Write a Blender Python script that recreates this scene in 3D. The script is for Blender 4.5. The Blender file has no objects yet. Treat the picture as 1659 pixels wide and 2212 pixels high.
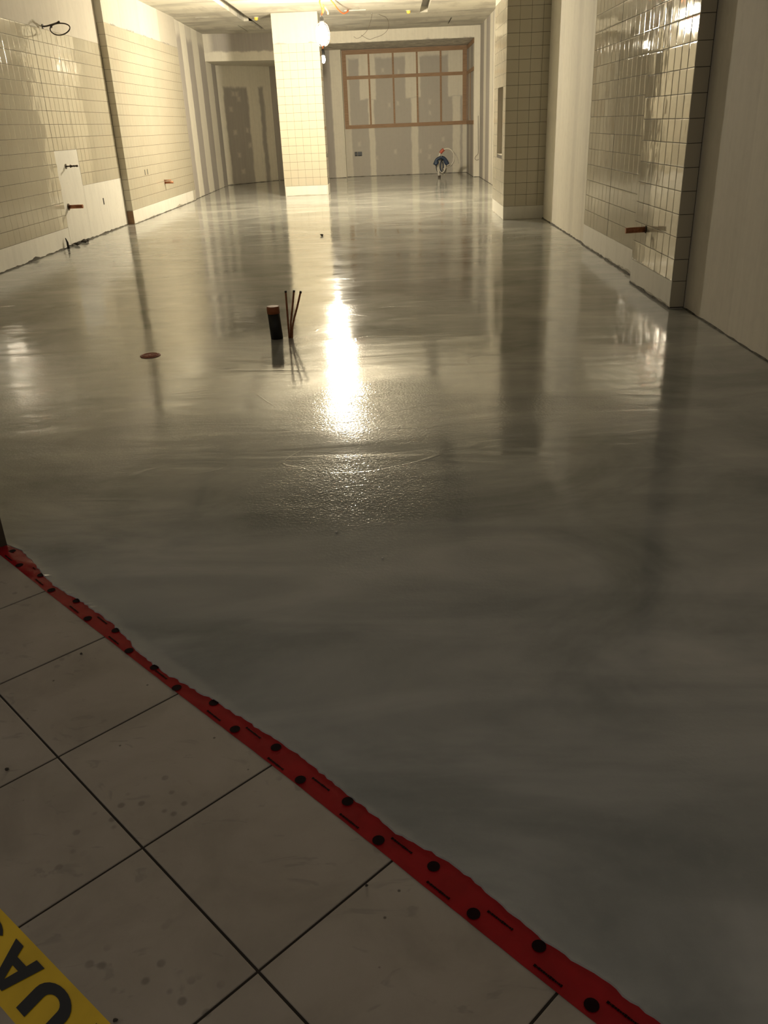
import bpy, bmesh, math, random
from mathutils import Vector, Matrix
random.seed(7)

# ------------------------------------------------------------------ camera
# units: metres, X right, Y into the room, Z up, floor at z = 0
EYE = Vector((0, 0, 1.70))
FPX, CX, CY = 1795.5, 829.5, 1106.0                    # focal length and centre in photo pixels
RIGHT = Vector((0.99923423, 0.00945051, -0.03796892))
DOWN = Vector((-0.03038017, -0.42413729, -0.90508818))
FWD = Vector((-0.02465758, 0.90554859, -0.42352539))
scene = bpy.context.scene
col = scene.collection
cam = bpy.data.cameras.new('camera')
cam.sensor_fit = 'HORIZONTAL'
cam.sensor_width = 36.0
cam.lens = FPX / 1659.0 * 36.0
cam.clip_start = 0.02
cam.clip_end = 200
camera = bpy.data.objects.new('camera', cam)
camera.matrix_world = Matrix(((RIGHT.x, -DOWN.x, -FWD.x, EYE.x),
                              (RIGHT.y, -DOWN.y, -FWD.y, EYE.y),
                              (RIGHT.z, -DOWN.z, -FWD.z, EYE.z),
                              (0, 0, 0, 1)))
col.objects.link(camera)
scene.camera = camera

# ------------------------------------------------------------------ light, exposure
LAMP_STRENGTH = 1420.0
LAMP2_STRENGTH = 160.0
LAMP_COLOR = (1.0, 0.875, 0.65)
world = bpy.data.worlds.new('world')
scene.world = world
world.use_nodes = True
bg = world.node_tree.nodes['Background']
bg.inputs['Color'].default_value = (1.0, 0.90, 0.79, 1)   # dim corridor behind the photographer
bg.inputs['Strength'].default_value = 0.17
vs = scene.view_settings
vs.view_transform = 'Standard'
vs.look = 'None'
vs.exposure = 0.0
vs.gamma = 1.0
vs.use_curve_mapping = False


def ray(u, v):
    return RIGHT * ((u - CX) / FPX) + DOWN * ((v - CY) / FPX) + FWD


def on(u, v, axis, val):
    """the point where the sight line of a photo pixel meets a wall or floor plane"""
    d = ray(u, v)
    return EYE + d * ((val - EYE[axis]) / d[axis])


def fl(u, v):
    return on(u, v, 2, 0.0)


def proj(p):
    q = Vector(p) - EYE
    z = q.dot(FWD)
    if z < 0.05:
        return None
    return CX + FPX * q.dot(RIGHT) / z, CY + FPX * q.dot(DOWN) / z, z


# ------------------------------------------------------------------ materials
def new_mat(name):
    m = bpy.data.materials.new(name)
    m.use_nodes = True
    nt = m.node_tree
    return m, nt, nt.nodes['Principled BSDF']


def setp(b, color=None, rough=None, metal=None, spec=None, coat=None, coat_rough=None):
    if color is not None:
        b.inputs['Base Color'].default_value = (*color, 1)
    if rough is not None:
        b.inputs['Roughness'].default_value = rough
    if metal is not None:
        b.inputs['Metallic'].default_value = metal
    if spec is not None:
        b.inputs['Specular IOR Level'].default_value = spec
    if coat is not None:
        b.inputs['Coat Weight'].default_value = coat
    if coat_rough is not None:
        b.inputs['Coat Roughness'].default_value = coat_rough


class NT:
    """tiny node helper"""
    def __init__(s, nt):
        s.nt = nt

    def n(s, t, **kw):
        nd = s.nt.nodes.new(t)
        for k, v in kw.items():
            setattr(nd, k, v)
        return nd

    def l(s, a, b):
        s.nt.links.new(a, b)

    def m(s, op, a, b=None, c=None):
        nd = s.nt.nodes.new('ShaderNodeMath')
        nd.operation = op
        for i, x in enumerate((a, b, c)):
            if x is None:
                continue
            if isinstance(x, (int, float)):
                nd.inputs[i].default_value = x
            else:
                s.l(x, nd.inputs[i])
        return nd.outputs[0]

    def noise(s, vec, scale, detail=3, rough=0.55, dist=0.0):
        nd = s.nt.nodes.new('ShaderNodeTexNoise')
        nd.inputs['Scale'].default_value = scale
        nd.inputs['Detail'].default_value = detail
        nd.inputs['Roughness'].default_value = rough
        nd.inputs['Distortion'].default_value = dist
        s.l(vec, nd.inputs['Vector'])
        return nd.outputs['Fac']

    def mapping(s, vec, scale=(1, 1, 1), rot=(0, 0, 0), loc=(0, 0, 0)):
        nd = s.nt.nodes.new('ShaderNodeMapping')
        nd.inputs['Scale'].default_value = scale
        nd.inputs['Rotation'].default_value = rot
        nd.inputs['Location'].default_value = loc
        s.l(vec, nd.inputs['Vector'])
        return nd.outputs[0]

    def ramp(s, fac, stops):
        nd = s.nt.nodes.new('ShaderNodeValToRGB')
        cr = nd.color_ramp
        while len(cr.elements) < len(stops):
            cr.elements.new(0.5)
        for e, (p, c) in zip(cr.elements, stops):
            e.position = p
            e.color = (*c, 1) if len(c) == 3 else c
        s.l(fac, nd.inputs[0])
        return nd.outputs[0]

    def rng(s, x, a, b, c=0.0, d=1.0):
        nd = s.nt.nodes.new('ShaderNodeMapRange')
        nd.interpolation_type = 'SMOOTHSTEP'
        for i, v in enumerate((a, b, c, d)):
            nd.inputs[1 + i].default_value = v
        s.l(x, nd.inputs[0])
        return nd.outputs[0]

    def mix(s, fac, a, b, blend='MIX'):
        nd = s.nt.nodes.new('ShaderNodeMix')
        nd.data_type = 'RGBA'
        nd.blend_type = blend
        for sock, x in ((nd.inputs[0], fac), (nd.inputs[6], a), (nd.inputs[7], b)):
            if isinstance(x, (int, float)):
                sock.default_value = x
            elif isinstance(x, tuple):
                sock.default_value = (*x, 1)
            else:
                s.l(x, sock)
        return nd.outputs[2]

    def bump(s, h, strength, dist, normal=None):
        nd = s.nt.nodes.new('ShaderNodeBump')
        nd.inputs['Strength'].default_value = strength
        nd.inputs['Distance'].default_value = dist
        s.l(h, nd.inputs['Height'])
        if normal is not None:
            s.l(normal, nd.inputs['Normal'])
        return nd.outputs[0]


def pos(h):
    return h.n('ShaderNodeNewGeometry').outputs['Position']


def simple(name, color, rough=0.5, metal=0.0, spec=None, vary=0.12, scale=30.0):
    m, nt, b = new_mat(name)
    h = NT(nt)
    setp(b, color, rough, metal, spec)
    f = h.noise(pos(h), scale, 3)
    lo = tuple(c * (1 - vary) for c in color)
    hi = tuple(min(1, c * (1 + vary)) for c in color)
    h.l(h.ramp(f, [(0.3, lo), (0.7, hi)]), b.inputs['Base Color'])
    return m


MUD = (0.75, 0.715, 0.62)
BOARD = (0.385, 0.358, 0.332)


def drywall(name, axis, mud=(), board=(), base=BOARD, top=MUD, spots=(), wob=0.05, soft=0.035, rough=0.75):
    """drywall paper with joint-compound bands; each rect = (a0, a1, z0, z1) along the wall and up it"""
    m, nt, b = new_mat(name)
    h = NT(nt)
    p = pos(h)
    sx = h.n('ShaderNodeSeparateXYZ')
    h.l(p, sx.inputs[0])
    a = sx.outputs[axis]
    z = sx.outputs[2]
    wn = h.noise(h.mapping(p, (1.6, 1.6, 0.9)), 3.0, 4)
    wa = h.m('MULTIPLY', h.m('SUBTRACT', wn, 0.5), wob * 2)
    a2 = h.m('ADD', a, wa)
    z2 = h.m('ADD', z, h.m('MULTIPLY', wa, 1.5))

    def rect(r):
        a0, a1, z0, z1 = r[:4]
        sf = r[4] if len(r) > 4 else soft
        g = r[5] if len(r) > 5 else 1.0
        k = h.m('MINIMUM', h.rng(a2, a0 - sf, a0 + sf), h.rng(a2, a1 + sf, a1 - sf))
        k = h.m('MINIMUM', k, h.rng(z2, z0 - sf, z0 + sf))
        k = h.m('MINIMUM', k, h.rng(z2, z1 + sf, z1 - sf))
        return h.m('MULTIPLY', k, g)
    f = None
    for r in mud:
        k = rect(r)
        f = k if f is None else h.m('MAXIMUM', f, k)
    for (sa, sz) in spots:
        k = rect((sa - 0.035, sa + 0.035, sz - 0.06, sz + 0.06, 0.05, 0.55))
        f = k if f is None else h.m('MAXIMUM', f, k)
    for r in board:
        k = rect(r)
        inv = h.m('SUBTRACT', 1.0, k)
        f = inv if f is None else h.m('MULTIPLY', f, inv)
    streak = h.noise(h.mapping(p, (7, 7, 0.35)), 2.0, 4)
    fine = h.noise(p, 9.0, 5)
    if f is None:
        f = h.m('ADD', 0.0, 0.0)
    c = h.mix(f, base, top)
    c = h.mix(h.rng(streak, 0.35, 0.75, 0.0, 0.22), c, tuple(x * 0.72 for x in top))
    c = h.mix(h.rng(fine, 0.4, 0.8, 0.0, 0.10), c, (0.30, 0.28, 0.24))
    h.l(c, b.inputs['Base Color'])
    b.inputs['Roughness'].default_value = rough
    b.inputs['Specular IOR Level'].default_value = 0.25
    h.l(h.bump(h.noise(p, 14, 4), 0.12, 0.01), b.inputs['Normal'])
    return m


def tile_mat(name, color):
    m, nt, b = new_mat(name)
    h = NT(nt)
    setp(b, color, 0.045, spec=0.55)
    oi = h.n('ShaderNodeObjectInfo').outputs['Random']
    p = pos(h)
    big = h.noise(p, 1.1, 3)
    c = h.mix(h.rng(oi, 0.0, 1.0, 0.0, 0.16), color, tuple(x * 0.82 for x in color))
    c = h.mix(h.rng(big, 0.4, 0.75, 0.0, 0.18), c, (color[0] * 0.86, color[1] * 0.8, color[2] * 0.72))
    h.l(c, b.inputs['Base Color'])
    dust = h.noise(p, 5.0, 5)
    h.l(h.rng(dust, 0.35, 0.8, 0.03, 0.085), b.inputs['Roughness'])
    wave = h.noise(p, 7.0, 1)
    h.l(h.bump(wave, 0.10, 0.012), b.inputs['Normal'])
    return m


def floor_mat():
    m, nt, b = new_mat('poured_concrete')
    h = NT(nt)
    p = pos(h)
    ps = h.mapping(p, (0.75, 1.25, 1), rot=(0, 0, math.radians(-32)))
    blot = h.noise(ps, 0.9, 5, 0.6, 0.8)
    pt = h.mapping(p, (0.45, 1.7, 1), rot=(0, 0, math.radians(-18)))
    trow = h.noise(pt, 1.6, 4, 0.5, 1.2)
    fine = h.noise(p, 26, 4)
    c = h.ramp(blot, [(0.30, (0.230, 0.238, 0.228)), (0.50, (0.43, 0.432, 0.408)), (0.72, (0.58, 0.57, 0.53))])
    c = h.mix(h.rng(trow, 0.30, 0.72, 0.45, 0.0), c, (0.23, 0.24, 0.23))
    c = h.mix(h.rng(fine, 0.45, 0.8, 0.0, 0.15), c, (0.45, 0.44, 0.40))
    sp = h.n('ShaderNodeSeparateXYZ')
    h.l(p, sp.inputs[0])
    sv = h.m('ADD', h.m('MULTIPLY', h.m('ADD', sp.outputs[0], sp.outputs[1]), math.sqrt(.5)), h.m('MULTIPLY', h.noise(p, 7, 3), 0.06))
    c = h.mix(h.rng(sv, 1.185, 1.145, 0.0, 0.5), c, (0.50, 0.49, 0.45))     # thin dry skin along the poured edge
    h.l(c, b.inputs['Base Color'])
    r = h.rng(blot, 0.3, 0.72, 0.065, 0.13)
    r = h.m('ADD', r, h.rng(trow, 0.5, 0.9, 0.0, 0.05))
    h.l(r, b.inputs['Roughness'])
    b.inputs['Specular IOR Level'].default_value = 0.62
    # long trowel waves, then orange-peel in patches
    b1 = h.bump(trow, 0.22, 0.012)
    # thin arcs left by the trowel: level lines of a slow distorted noise, fading in and out
    lv = h.noise(h.mapping(p, (0.5, 0.9, 1), rot=(0, 0, 0.35)), 0.55, 2, 0.4, 1.6)
    ln = h.rng(h.m('ABSOLUTE', h.m('SUBTRACT', h.m('FRACT', h.m('MULTIPLY', lv, 7.0)), 0.5)), 0.035, 0.0)
    ln = h.m('MULTIPLY', ln, h.rng(h.noise(p, 0.9, 2), 0.50, 0.62))
    b1 = h.bump(ln, 0.14, 0.004, b1)
    b2 = h.bump(h.noise(ps, 1.3, 2, 0.4, 0.6), 0.34, 0.014, b1)
    patch = h.m('MULTIPLY', h.rng(h.noise(p, 0.55, 2), 0.42, 0.62), 0.5)
    for (u, v, r) in ((760, 1060, 0.75), (830, 880, 0.9), (1250, 880, 0.6)):      # rougher skin where the pour set early
        q = fl(u, v)
        dv = h.n('ShaderNodeVectorMath', operation='DISTANCE')
        h.l(p, dv.inputs[0])
        dv.inputs[1].default_value = q
        patch = h.m('MAXIMUM', patch, h.rng(h.m('ADD', dv.outputs['Value'], h.m('MULTIPLY', blot, 0.4)), r + .2, r - .25))
    peel = h.m('MULTIPLY', h.noise(p, 60, 2), patch)
    b3 = h.bump(peel, 0.5, 0.003, b2)
    h.l(b3, b.inputs['Normal'])
    return m


def stone_mat():
    m, nt, b = new_mat('corridor_stone_tile')
    h = NT(nt)
    p = pos(h)
    cl = h.noise(p, 3.2, 6, 0.6, 0.4)
    c = h.ramp(cl, [(0.25, (0.30, 0.262, 0.215)), (0.5, (0.40, 0.352, 0.29)), (0.75, (0.46, 0.41, 0.345))])
    oi = h.n('ShaderNodeObjectInfo').outputs['Random']
    c = h.mix(h.rng(oi, 0, 1, 0, 0.12), c, (0.30, 0.27, 0.23))
    # scuffs and shoe-print smears
    sc = h.noise(h.mapping(p, (1, 2.2, 1), rot=(0, 0, 0.5)), 5.5, 3, 0.6, 1.5)
    c = h.mix(h.rng(sc, 0.60, 0.70, 0.0, 0.35), c, (0.20, 0.185, 0.16))
    vo = h.n('ShaderNodeTexVoronoi')
    vo.inputs['Scale'].default_value = 22
    h.l(p, vo.inputs['Vector'])
    area = h.rng(h.noise(p, 2.1, 2), 0.56, 0.64)
    sp = h.m('MULTIPLY', h.rng(vo.outputs['Distance'], 0.30, 0.14), area)
    c = h.mix(h.m('MULTIPLY', sp, 0.55), c, (0.13, 0.118, 0.10))
    vo2 = h.n('ShaderNodeTexVoronoi')
    vo2.inputs['Scale'].default_value = 9
    h.l(p, vo2.inputs['Vector'])
    c = h.mix(h.m('MULTIPLY', h.rng(vo2.outputs['Distance'], 0.05, 0.02), 0.8), c, (0.06, 0.05, 0.04))
    h.l(c, b.inputs['Base Color'])
    b.inputs['Roughness'].default_value = 0.45
    b.inputs['Specular IOR Level'].default_value = 0.4
    h.l(h.bump(h.noise(p, 40, 3), 0.1, 0.002), b.inputs['Normal'])
    return m


def wood_mat(name, color, axis_scale=(1, 1, 12)):
    m, nt, b = new_mat(name)
    h = NT(nt)
    g = h.noise(h.mapping(pos(h), axis_scale), 3.0, 4, 0.6, 0.6)
    h.l(h.ramp(g, [(0.3, tuple(c * 0.72 for c in color)), (0.7, tuple(c * 1.12 for c in color))]), b.inputs['Base Color'])
    b.inputs['Roughness'].default_value = 0.6
    return m


def emit_mat(name, color, strength):
    m, nt, b = new_mat(name)
    setp(b, (0.9, 0.9, 0.85), 0.4)
    b.inputs['Emission Color'].default_value = (*color, 1)
    b.inputs['Emission Strength'].default_value = strength
    return m


def board_mat(name, color):
    m, nt, b = new_mat(name)
    h = NT(nt)
    p = pos(h)
    c = h.mix(h.rng(h.noise(h.mapping(p, (2, 2, 0.5)), 3.5, 5), 0.4, 0.75, 0.0, 0.35), color, tuple(x * 0.78 for x in color))
    c = h.mix(h.rng(h.noise(p, 22, 4), 0.55, 0.8, 0.0, 0.18), c, (0.34, 0.32, 0.28))
    h.l(c, b.inputs['Base Color'])
    b.inputs['Roughness'].default_value = 0.6
    h.l(h.bump(h.noise(p, 30, 3), 0.1, 0.004), b.inputs['Normal'])
    return m


M = {}
M['tile'] = tile_mat('glazed_cream_tile', (0.53, 0.49, 0.39))
M['grout'] = simple('dark_grout', (0.06, 0.05, 0.038), 0.85)
M['floor'] = floor_mat()
M['stone'] = stone_mat()
M['joint'] = simple('black_floor_joint', (0.035, 0.028, 0.02), 0.85)
M['board'] = board_mat('white_cement_board', (0.74, 0.72, 0.66))
M['gap'] = simple('dark_gap', (0.03, 0.027, 0.022), 0.9)
M['ceilmud'] = None
M['wood'] = wood_mat('blocking_wood', (0.36, 0.225, 0.13))
M['wood_d'] = wood_mat('rough_brown_wood', (0.27, 0.155, 0.085))
M['copper'] = simple('tarnished_copper', (0.36, 0.145, 0.07), 0.42, 0.55, vary=0.3, scale=60)
M['brass'] = simple('tarnished_brass', (0.10, 0.075, 0.05), 0.45, 0.6, vary=0.3, scale=60)
M['dark_iron'] = simple('black_iron', (0.02, 0.019, 0.017), 0.55)
M['black_plastic'] = simple('black_plastic', (0.012, 0.012, 0.012), 0.5)
M['orange_plastic'] = simple('orange_brown_plastic', (0.34, 0.105, 0.035), 0.45)
M['red_plastic'] = simple('dusty_red_plastic', (0.40, 0.16, 0.11), 0.6, vary=0.35, scale=90)
M['orange_cord'] = simple('orange_cord_rubber', (0.85, 0.20, 0.05), 0.5)
M['cable_dark'] = simple('dark_cable', (0.055, 0.04, 0.03), 0.55)
M['cable_grey'] = simple('grey_cable', (0.52, 0.49, 0.43), 0.5)
M['cable_blue'] = simple('blue_cable', (0.018, 0.035, 0.075), 0.5, vary=0.4)
M['cable_red'] = simple('red_sleeve', (0.42, 0.09, 0.05), 0.5)
M['conduit'] = simple('pale_grey_conduit', (0.55, 0.53, 0.48), 0.45)
M['box_dark'] = simple('dark_box', (0.05, 0.045, 0.04), 0.6)
M['box_blue'] = simple('blue_grey_device', (0.09, 0.10, 0.12), 0.5)
M['white_plastic'] = simple('white_plastic', (0.7, 0.69, 0.66), 0.4)
M['yellow_cap'] = simple('yellow_cap', (0.75, 0.55, 0.10), 0.5)
M['steel'] = simple('galvanised_steel', (0.45, 0.44, 0.42), 0.4, 0.8)
M['tape_red'] = simple('glossy_red_tape', (0.33, 0.008, 0.012), 0.22, spec=0.45, vary=0.15, scale=12)
M['tape_ink'] = simple('black_tape_print', (0.012, 0.003, 0.003), 0.7, spec=0.05)
M['tape_yellow'] = simple('yellow_barrier_tape', (0.80, 0.52, 0.012), 0.30, vary=0.1, scale=14)
M['tape_black'] = simple('black_letter_print', (0.014, 0.014, 0.012), 0.28)
M['door_brown'] = wood_mat('dark_brown_jamb', (0.075, 0.055, 0.033))
M['debris'] = simple('dark_debris', (0.05, 0.042, 0.033), 0.9)
M['slot_dark'] = simple('slot_grey', (0.30, 0.285, 0.26), 0.8)
M['slot_black'] = simple('slit_black', (0.012, 0.011, 0.01), 0.8)
M['bulb'] = emit_mat('glowing_bulb', LAMP_COLOR, LAMP_STRENGTH)
M['bulb2'] = emit_mat('glowing_bulb_far', LAMP_COLOR, LAMP2_STRENGTH)


# ------------------------------------------------------------------ mesh helpers
def link(name, me, mat, parent=None):
    o = bpy.data.objects.new(name, me)
    col.objects.link(o)
    if mat is not None and not me.materials:
        me.materials.append(mat)
    if parent is not None:
        o.parent = parent
    return o


def from_bm(name, bm, mat, parent=None, smooth=False):
    me = bpy.data.meshes.new(name)
    bmesh.ops.recalc_face_normals(bm, faces=bm.faces)
    bm.to_mesh(me)
    bm.free()
    if smooth:
        me.shade_smooth()
    return link(name, me, mat, parent)


def struct(o):
    o['kind'] = 'structure'
    return o


def tag(o, label, cat, group=None):
    o['label'] = label
    o['category'] = cat
    if group:
        o['group'] = group
    return o


def empty(name, loc, label, cat, group=None):
    o = bpy.data.objects.new(name, None)
    o.location = loc
    o.empty_display_size = 0.05
    col.objects.link(o)
    return tag(o, label, cat, group)


def bm_box(bm, lo, hi):
    x0, y0, z0 = lo
    x1, y1, z1 = hi
    v = [bm.verts.new(c) for c in ((x0, y0, z0), (x1, y0, z0), (x1, y1, z0), (x0, y1, z0),
                                   (x0, y0, z1), (x1, y0, z1), (x1, y1, z1), (x0, y1, z1))]
    for f in ((0, 3, 2, 1), (4, 5, 6, 7), (0, 1, 5, 4), (1, 2, 6, 5), (2, 3, 7, 6), (3, 0, 4, 7)):
        bm.faces.new([v[i] for i in f])
    return v


def box(name, lo, hi, mat, parent=None, bevel=0.0):
    bm = bmesh.new()
    bm_box(bm, lo, hi)
    if bevel:
        bmesh.ops.bevel(bm, geom=bm.edges[:], offset=bevel, segments=2, affect='EDGES', profile=0.5)
    return from_bm(name, bm, mat, parent)


def prism(name, pts, z0, z1, mat, parent=None):
    bm = bmesh.new()
    lo = [bm.verts.new((x, y, z0)) for x, y in pts]
    hi = [bm.verts.new((x, y, z1)) for x, y in pts]
    bm.faces.new(lo[::-1])
    bm.faces.new(hi)
    n = len(pts)
    for i in range(n):
        bm.faces.new((lo[i], lo[(i + 1) % n], hi[(i + 1) % n], hi[i]))
    return from_bm(name, bm, mat, parent)


def tube_bm(bm, pts, r, seg=8, closed=False, caps=True):
    pts = [Vector(p) for p in pts]
    n = len(pts)
    rr = r if isinstance(r, (list, tuple)) else [r] * n
    rings = []
    prev = None
    for i, p in enumerate(pts):
        if closed:
            t = (pts[(i + 1) % n] - pts[i - 1]).normalized()
        else:
            t = (pts[min(i + 1, n - 1)] - pts[max(i - 1, 0)]).normalized()
        if prev is None:
            u = t.orthogonal().normalized()
        else:
            u = (prev - t * prev.dot(t))
            u = u.normalized() if u.length > 1e-6 else t.orthogonal().normalized()
        prev = u
        w = t.cross(u)
        rings.append([bm.verts.new(p + (u * math.cos(k * 2 * math.pi / seg) + w * math.sin(k * 2 * math.pi / seg)) * rr[i]) for k in range(seg)])
    for i in range(n if closed else n - 1):
        a, b2 = rings[i], rings[(i + 1) % n]
        for k in range(seg):
            bm.faces.new((a[k], a[(k + 1) % seg], b2[(k + 1) % seg], b2[k]))
    if caps and not closed:
        bm.faces.new(rings[0][::-1])
        bm.faces.new(rings[-1])


def tube(name, pts, r, mat, parent=None, seg=8, closed=False):
    bm = bmesh.new()
    tube_bm(bm, pts, r, seg, closed)
    o = from_bm(name, bm, mat, parent)
    for p in o.data.polygons:
        p.use_smooth = len(p.vertices) == 4
    return o


def spline(pts, n=8):
    """catmull-rom through the points"""
    P = [Vector(p) for p in pts]
    P = [P[0] * 2 - P[1]] + P + [P[-1] * 2 - P[-2]]
    out = []
    for i in range(1, len(P) - 2):
        for k in range(n):
            t = k / n
            a, b, c, d = P[i - 1], P[i], P[i + 1], P[i + 2]
            out.append(0.5 * ((2 * b) + (c - a) * t + (2 * a - 5 * b + 4 * c - d) * t * t + (3 * b - a - 3 * c + d) * t ** 3))
    out.append(P[-2])
    return out


def quad_panel(bm, frame, a0, a1, b0, b1, holes=(), depth=0.0, back=None):
    """a rectangle in frame (origin, ea, eb, en) with rectangular holes that are sunk by depth along -en"""
    O, ea, eb, en = frame
    A = sorted(set([a0, a1] + [x for h in holes for x in h[:2]]))
    B = sorted(set([b0, b1] + [x for h in holes for x in h[2:4]]))
    A = [x for x in A if a0 <= x <= a1]
    B = [x for x in B if b0 <= x <= b1]

    def P(a, b, d=0.0):
        return bm.verts.new(O + ea * a + eb * b - en * d)
    for i in range(len(A) - 1):
        for j in range(len(B) - 1):
            ca, cb = (A[i] + A[i + 1]) / 2, (B[j] + B[j + 1]) / 2
            if any(h[0] < ca < h[1] and h[2] < cb < h[3] for h in holes):
                continue
            bm.faces.new((P(A[i], B[j]), P(A[i + 1], B[j]), P(A[i + 1], B[j + 1]), P(A[i], B[j + 1])))
    for h in holes:
        d = h[4] if len(h) > 4 else depth
        x0, x1, y0, y1 = h[:4]
        for (p, q) in (((x0, y0), (x1, y0)), ((x1, y0), (x1, y1)), ((x1, y1), (x0, y1)), ((x0, y1), (x0, y0))):
            bm.faces.new((P(*p), P(*q), P(*q, d), P(*p, d)))
        bm.faces.new((P(x0, y0, d), P(x1, y0, d), P(x1, y1, d), P(x0, y1, d)))


# ------------------------------------------------------------------ glazed wall tiles
PITCH = 0.1975
GAP = 0.0048          # bed joints
VGAP = 0.0034         # upright joints are tighter


def make_tile_mesh(name='tile', size=PITCH - GAP):
    """square tile: flat glazed face, rounded rim with its own normals, short sides"""
    s = size / 2
    rings = [(s - 0.016, 0.0, 0.0), (s - 0.0022, -0.0002, 0.06), (s - 0.0010, -0.0003, 0.42), (s - 0.0003, -0.0009, 0.95), (s, -0.0020, 1.45), (s, -0.0085, 1.57)]
    verts, norms, faces = [], [], []
    cs = ((-1, -1), (1, -1), (1, 1), (-1, 1))
    for (r, z, ang) in rings:
        for (cx, cy) in cs:
            verts.append((cx * r, cy * r, z))
            k = math.sin(ang) / math.sqrt(2)
            norms.append((cx * k, cy * k, math.cos(ang)))
    faces.append((0, 1, 2, 3))
    for i in range(len(rings) - 1):
        for k in range(4):
            a = i * 4 + k
            b2 = i * 4 + (k + 1) % 4
            faces.append((a, a + 4, b2 + 4, b2))
    me = bpy.data.meshes.new(name)
    me.from_pydata(verts, [], faces)
    # per-corner normals: rim quads lean straight outwards, the face stays flat
    sides = ((0, -1), (1, 0), (0, 1), (-1, 0))
    ln = []
    for pi, f in enumerate(faces):
        for vi in f:
            if pi == 0:
                ln.append((0, 0, 1))
            else:
                k = (pi - 1) % 4
                ang = rings[vi // 4][2]
                ln.append((sides[k][0] * math.sin(ang), sides[k][1] * math.sin(ang), math.cos(ang)))
    me.update()
    me.shade_smooth()
    me.normals_split_custom_set(ln)
    me.materials.append(M['tile'])
    return me


TILE = make_tile_mesh()


def spans(a0, a1, step=PITCH, first=None):
    """column or row limits from a0 to a1 in whole tiles, the last one cut"""
    out = []
    x = a0
    sgn = 1 if a1 > a0 else -1
    while abs(a1 - x) > 0.012:
        y = x + sgn * step
        if (a1 - y) * sgn < 0:
            y = a1
        out.append((min(x, y), max(x, y)))
        x = y
    return out


def rows(z0, n):
    return [(z0 + i * PITCH, z0 + (i + 1) * PITCH) for i in range(n)]


def tile_field(wall, frame, cols, rws, skip=None, most=300, tilt=0.0035):
    """glazed tiles on a wall plane: the ones largest in view are objects, the rest one stuff mesh"""
    O, ea, eb, en = frame
    cells = []
    for (a0, a1) in cols:
        for (b0, b1) in rws:
            if skip and skip((a0 + a1) / 2, (b0 + b1) / 2):
                continue
            c = O + ea * ((a0 + a1) / 2) + eb * ((b0 + b1) / 2)
            # foreshortened size in the picture
            q = proj(c)
            size = 0.0
            if q and -60 < q[0] < 1720 and -60 < q[1] < 2270:
                view = (EYE - c)
                size = abs(view.normalized().dot(en)) / view.length_squared
            wa, wb = (a1 - a0), (b1 - b0)
            rx, ry = random.gauss(0, tilt), random.gauss(0, tilt)
            R = Matrix.Rotation(rx, 4, 'X') @ Matrix.Rotation(ry, 4, 'Y')
            Mx = Matrix(((ea.x, eb.x, en.x, c.x), (ea.y, eb.y, en.y, c.y), (ea.z, eb.z, en.z, c.z), (0, 0, 0, 1)))
            S = Matrix.Diagonal(((wa - VGAP) / (PITCH - GAP), (wb - GAP) / (PITCH - GAP), 1, 1))
            cells.append((size, Mx @ R @ S))
    cells.sort(key=lambda x: -x[0])
    shown = [c for c in cells[:most] if c[0] > 0]
    rest = cells[len(shown):]
    for (_, mx) in shown:
        o = bpy.data.objects.new('tile', TILE)
        col.objects.link(o)
        o.parent = wall
        o.matrix_local = mx
    if rest:
        verts, faces, ln = [], [], []
        src_n = [tuple(l.normal) for l in TILE.loops] if False else [tuple(c.vector) for c in TILE.corner_normals]
        for (_, mx) in rest:
            base = len(verts)
            verts += [tuple(mx @ v.co) for v in TILE.vertices]
            faces += [[base + i for i in p.vertices] for p in TILE.polygons]
            r3 = mx.to_3x3()
            ln += [tuple((r3 @ Vector(nv)).normalized()) for nv in src_n]
        me = bpy.data.meshes.new('tiles_beyond')
        me.from_pydata(verts, [], faces)
        me.update()
        me.shade_smooth()
        me.normals_split_custom_set(ln)
        o = link('tiles_beyond', me, M['tile'], wall)
        o['kind'] = 'stuff'


def Z3():
    return Vector((0, 0, 1))


def frame_x(x, sign):
    """wall plane X = x facing +X (sign 1) or -X; a runs along Y"""
    return (Vector((x, 0, 0)), Vector((0, sign * 1.0, 0)), Z3(), Vector((sign * 1.0, 0, 0)))


def frame_y(y):
    """wall plane Y = y facing the viewer; a runs along X"""
    return (Vector((0, y, 0)), Vector((1, 0, 0)), Z3(), Vector((0, -1, 0)))


def flip(cols):
    return [(-b, -a) for a, b in cols]


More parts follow.
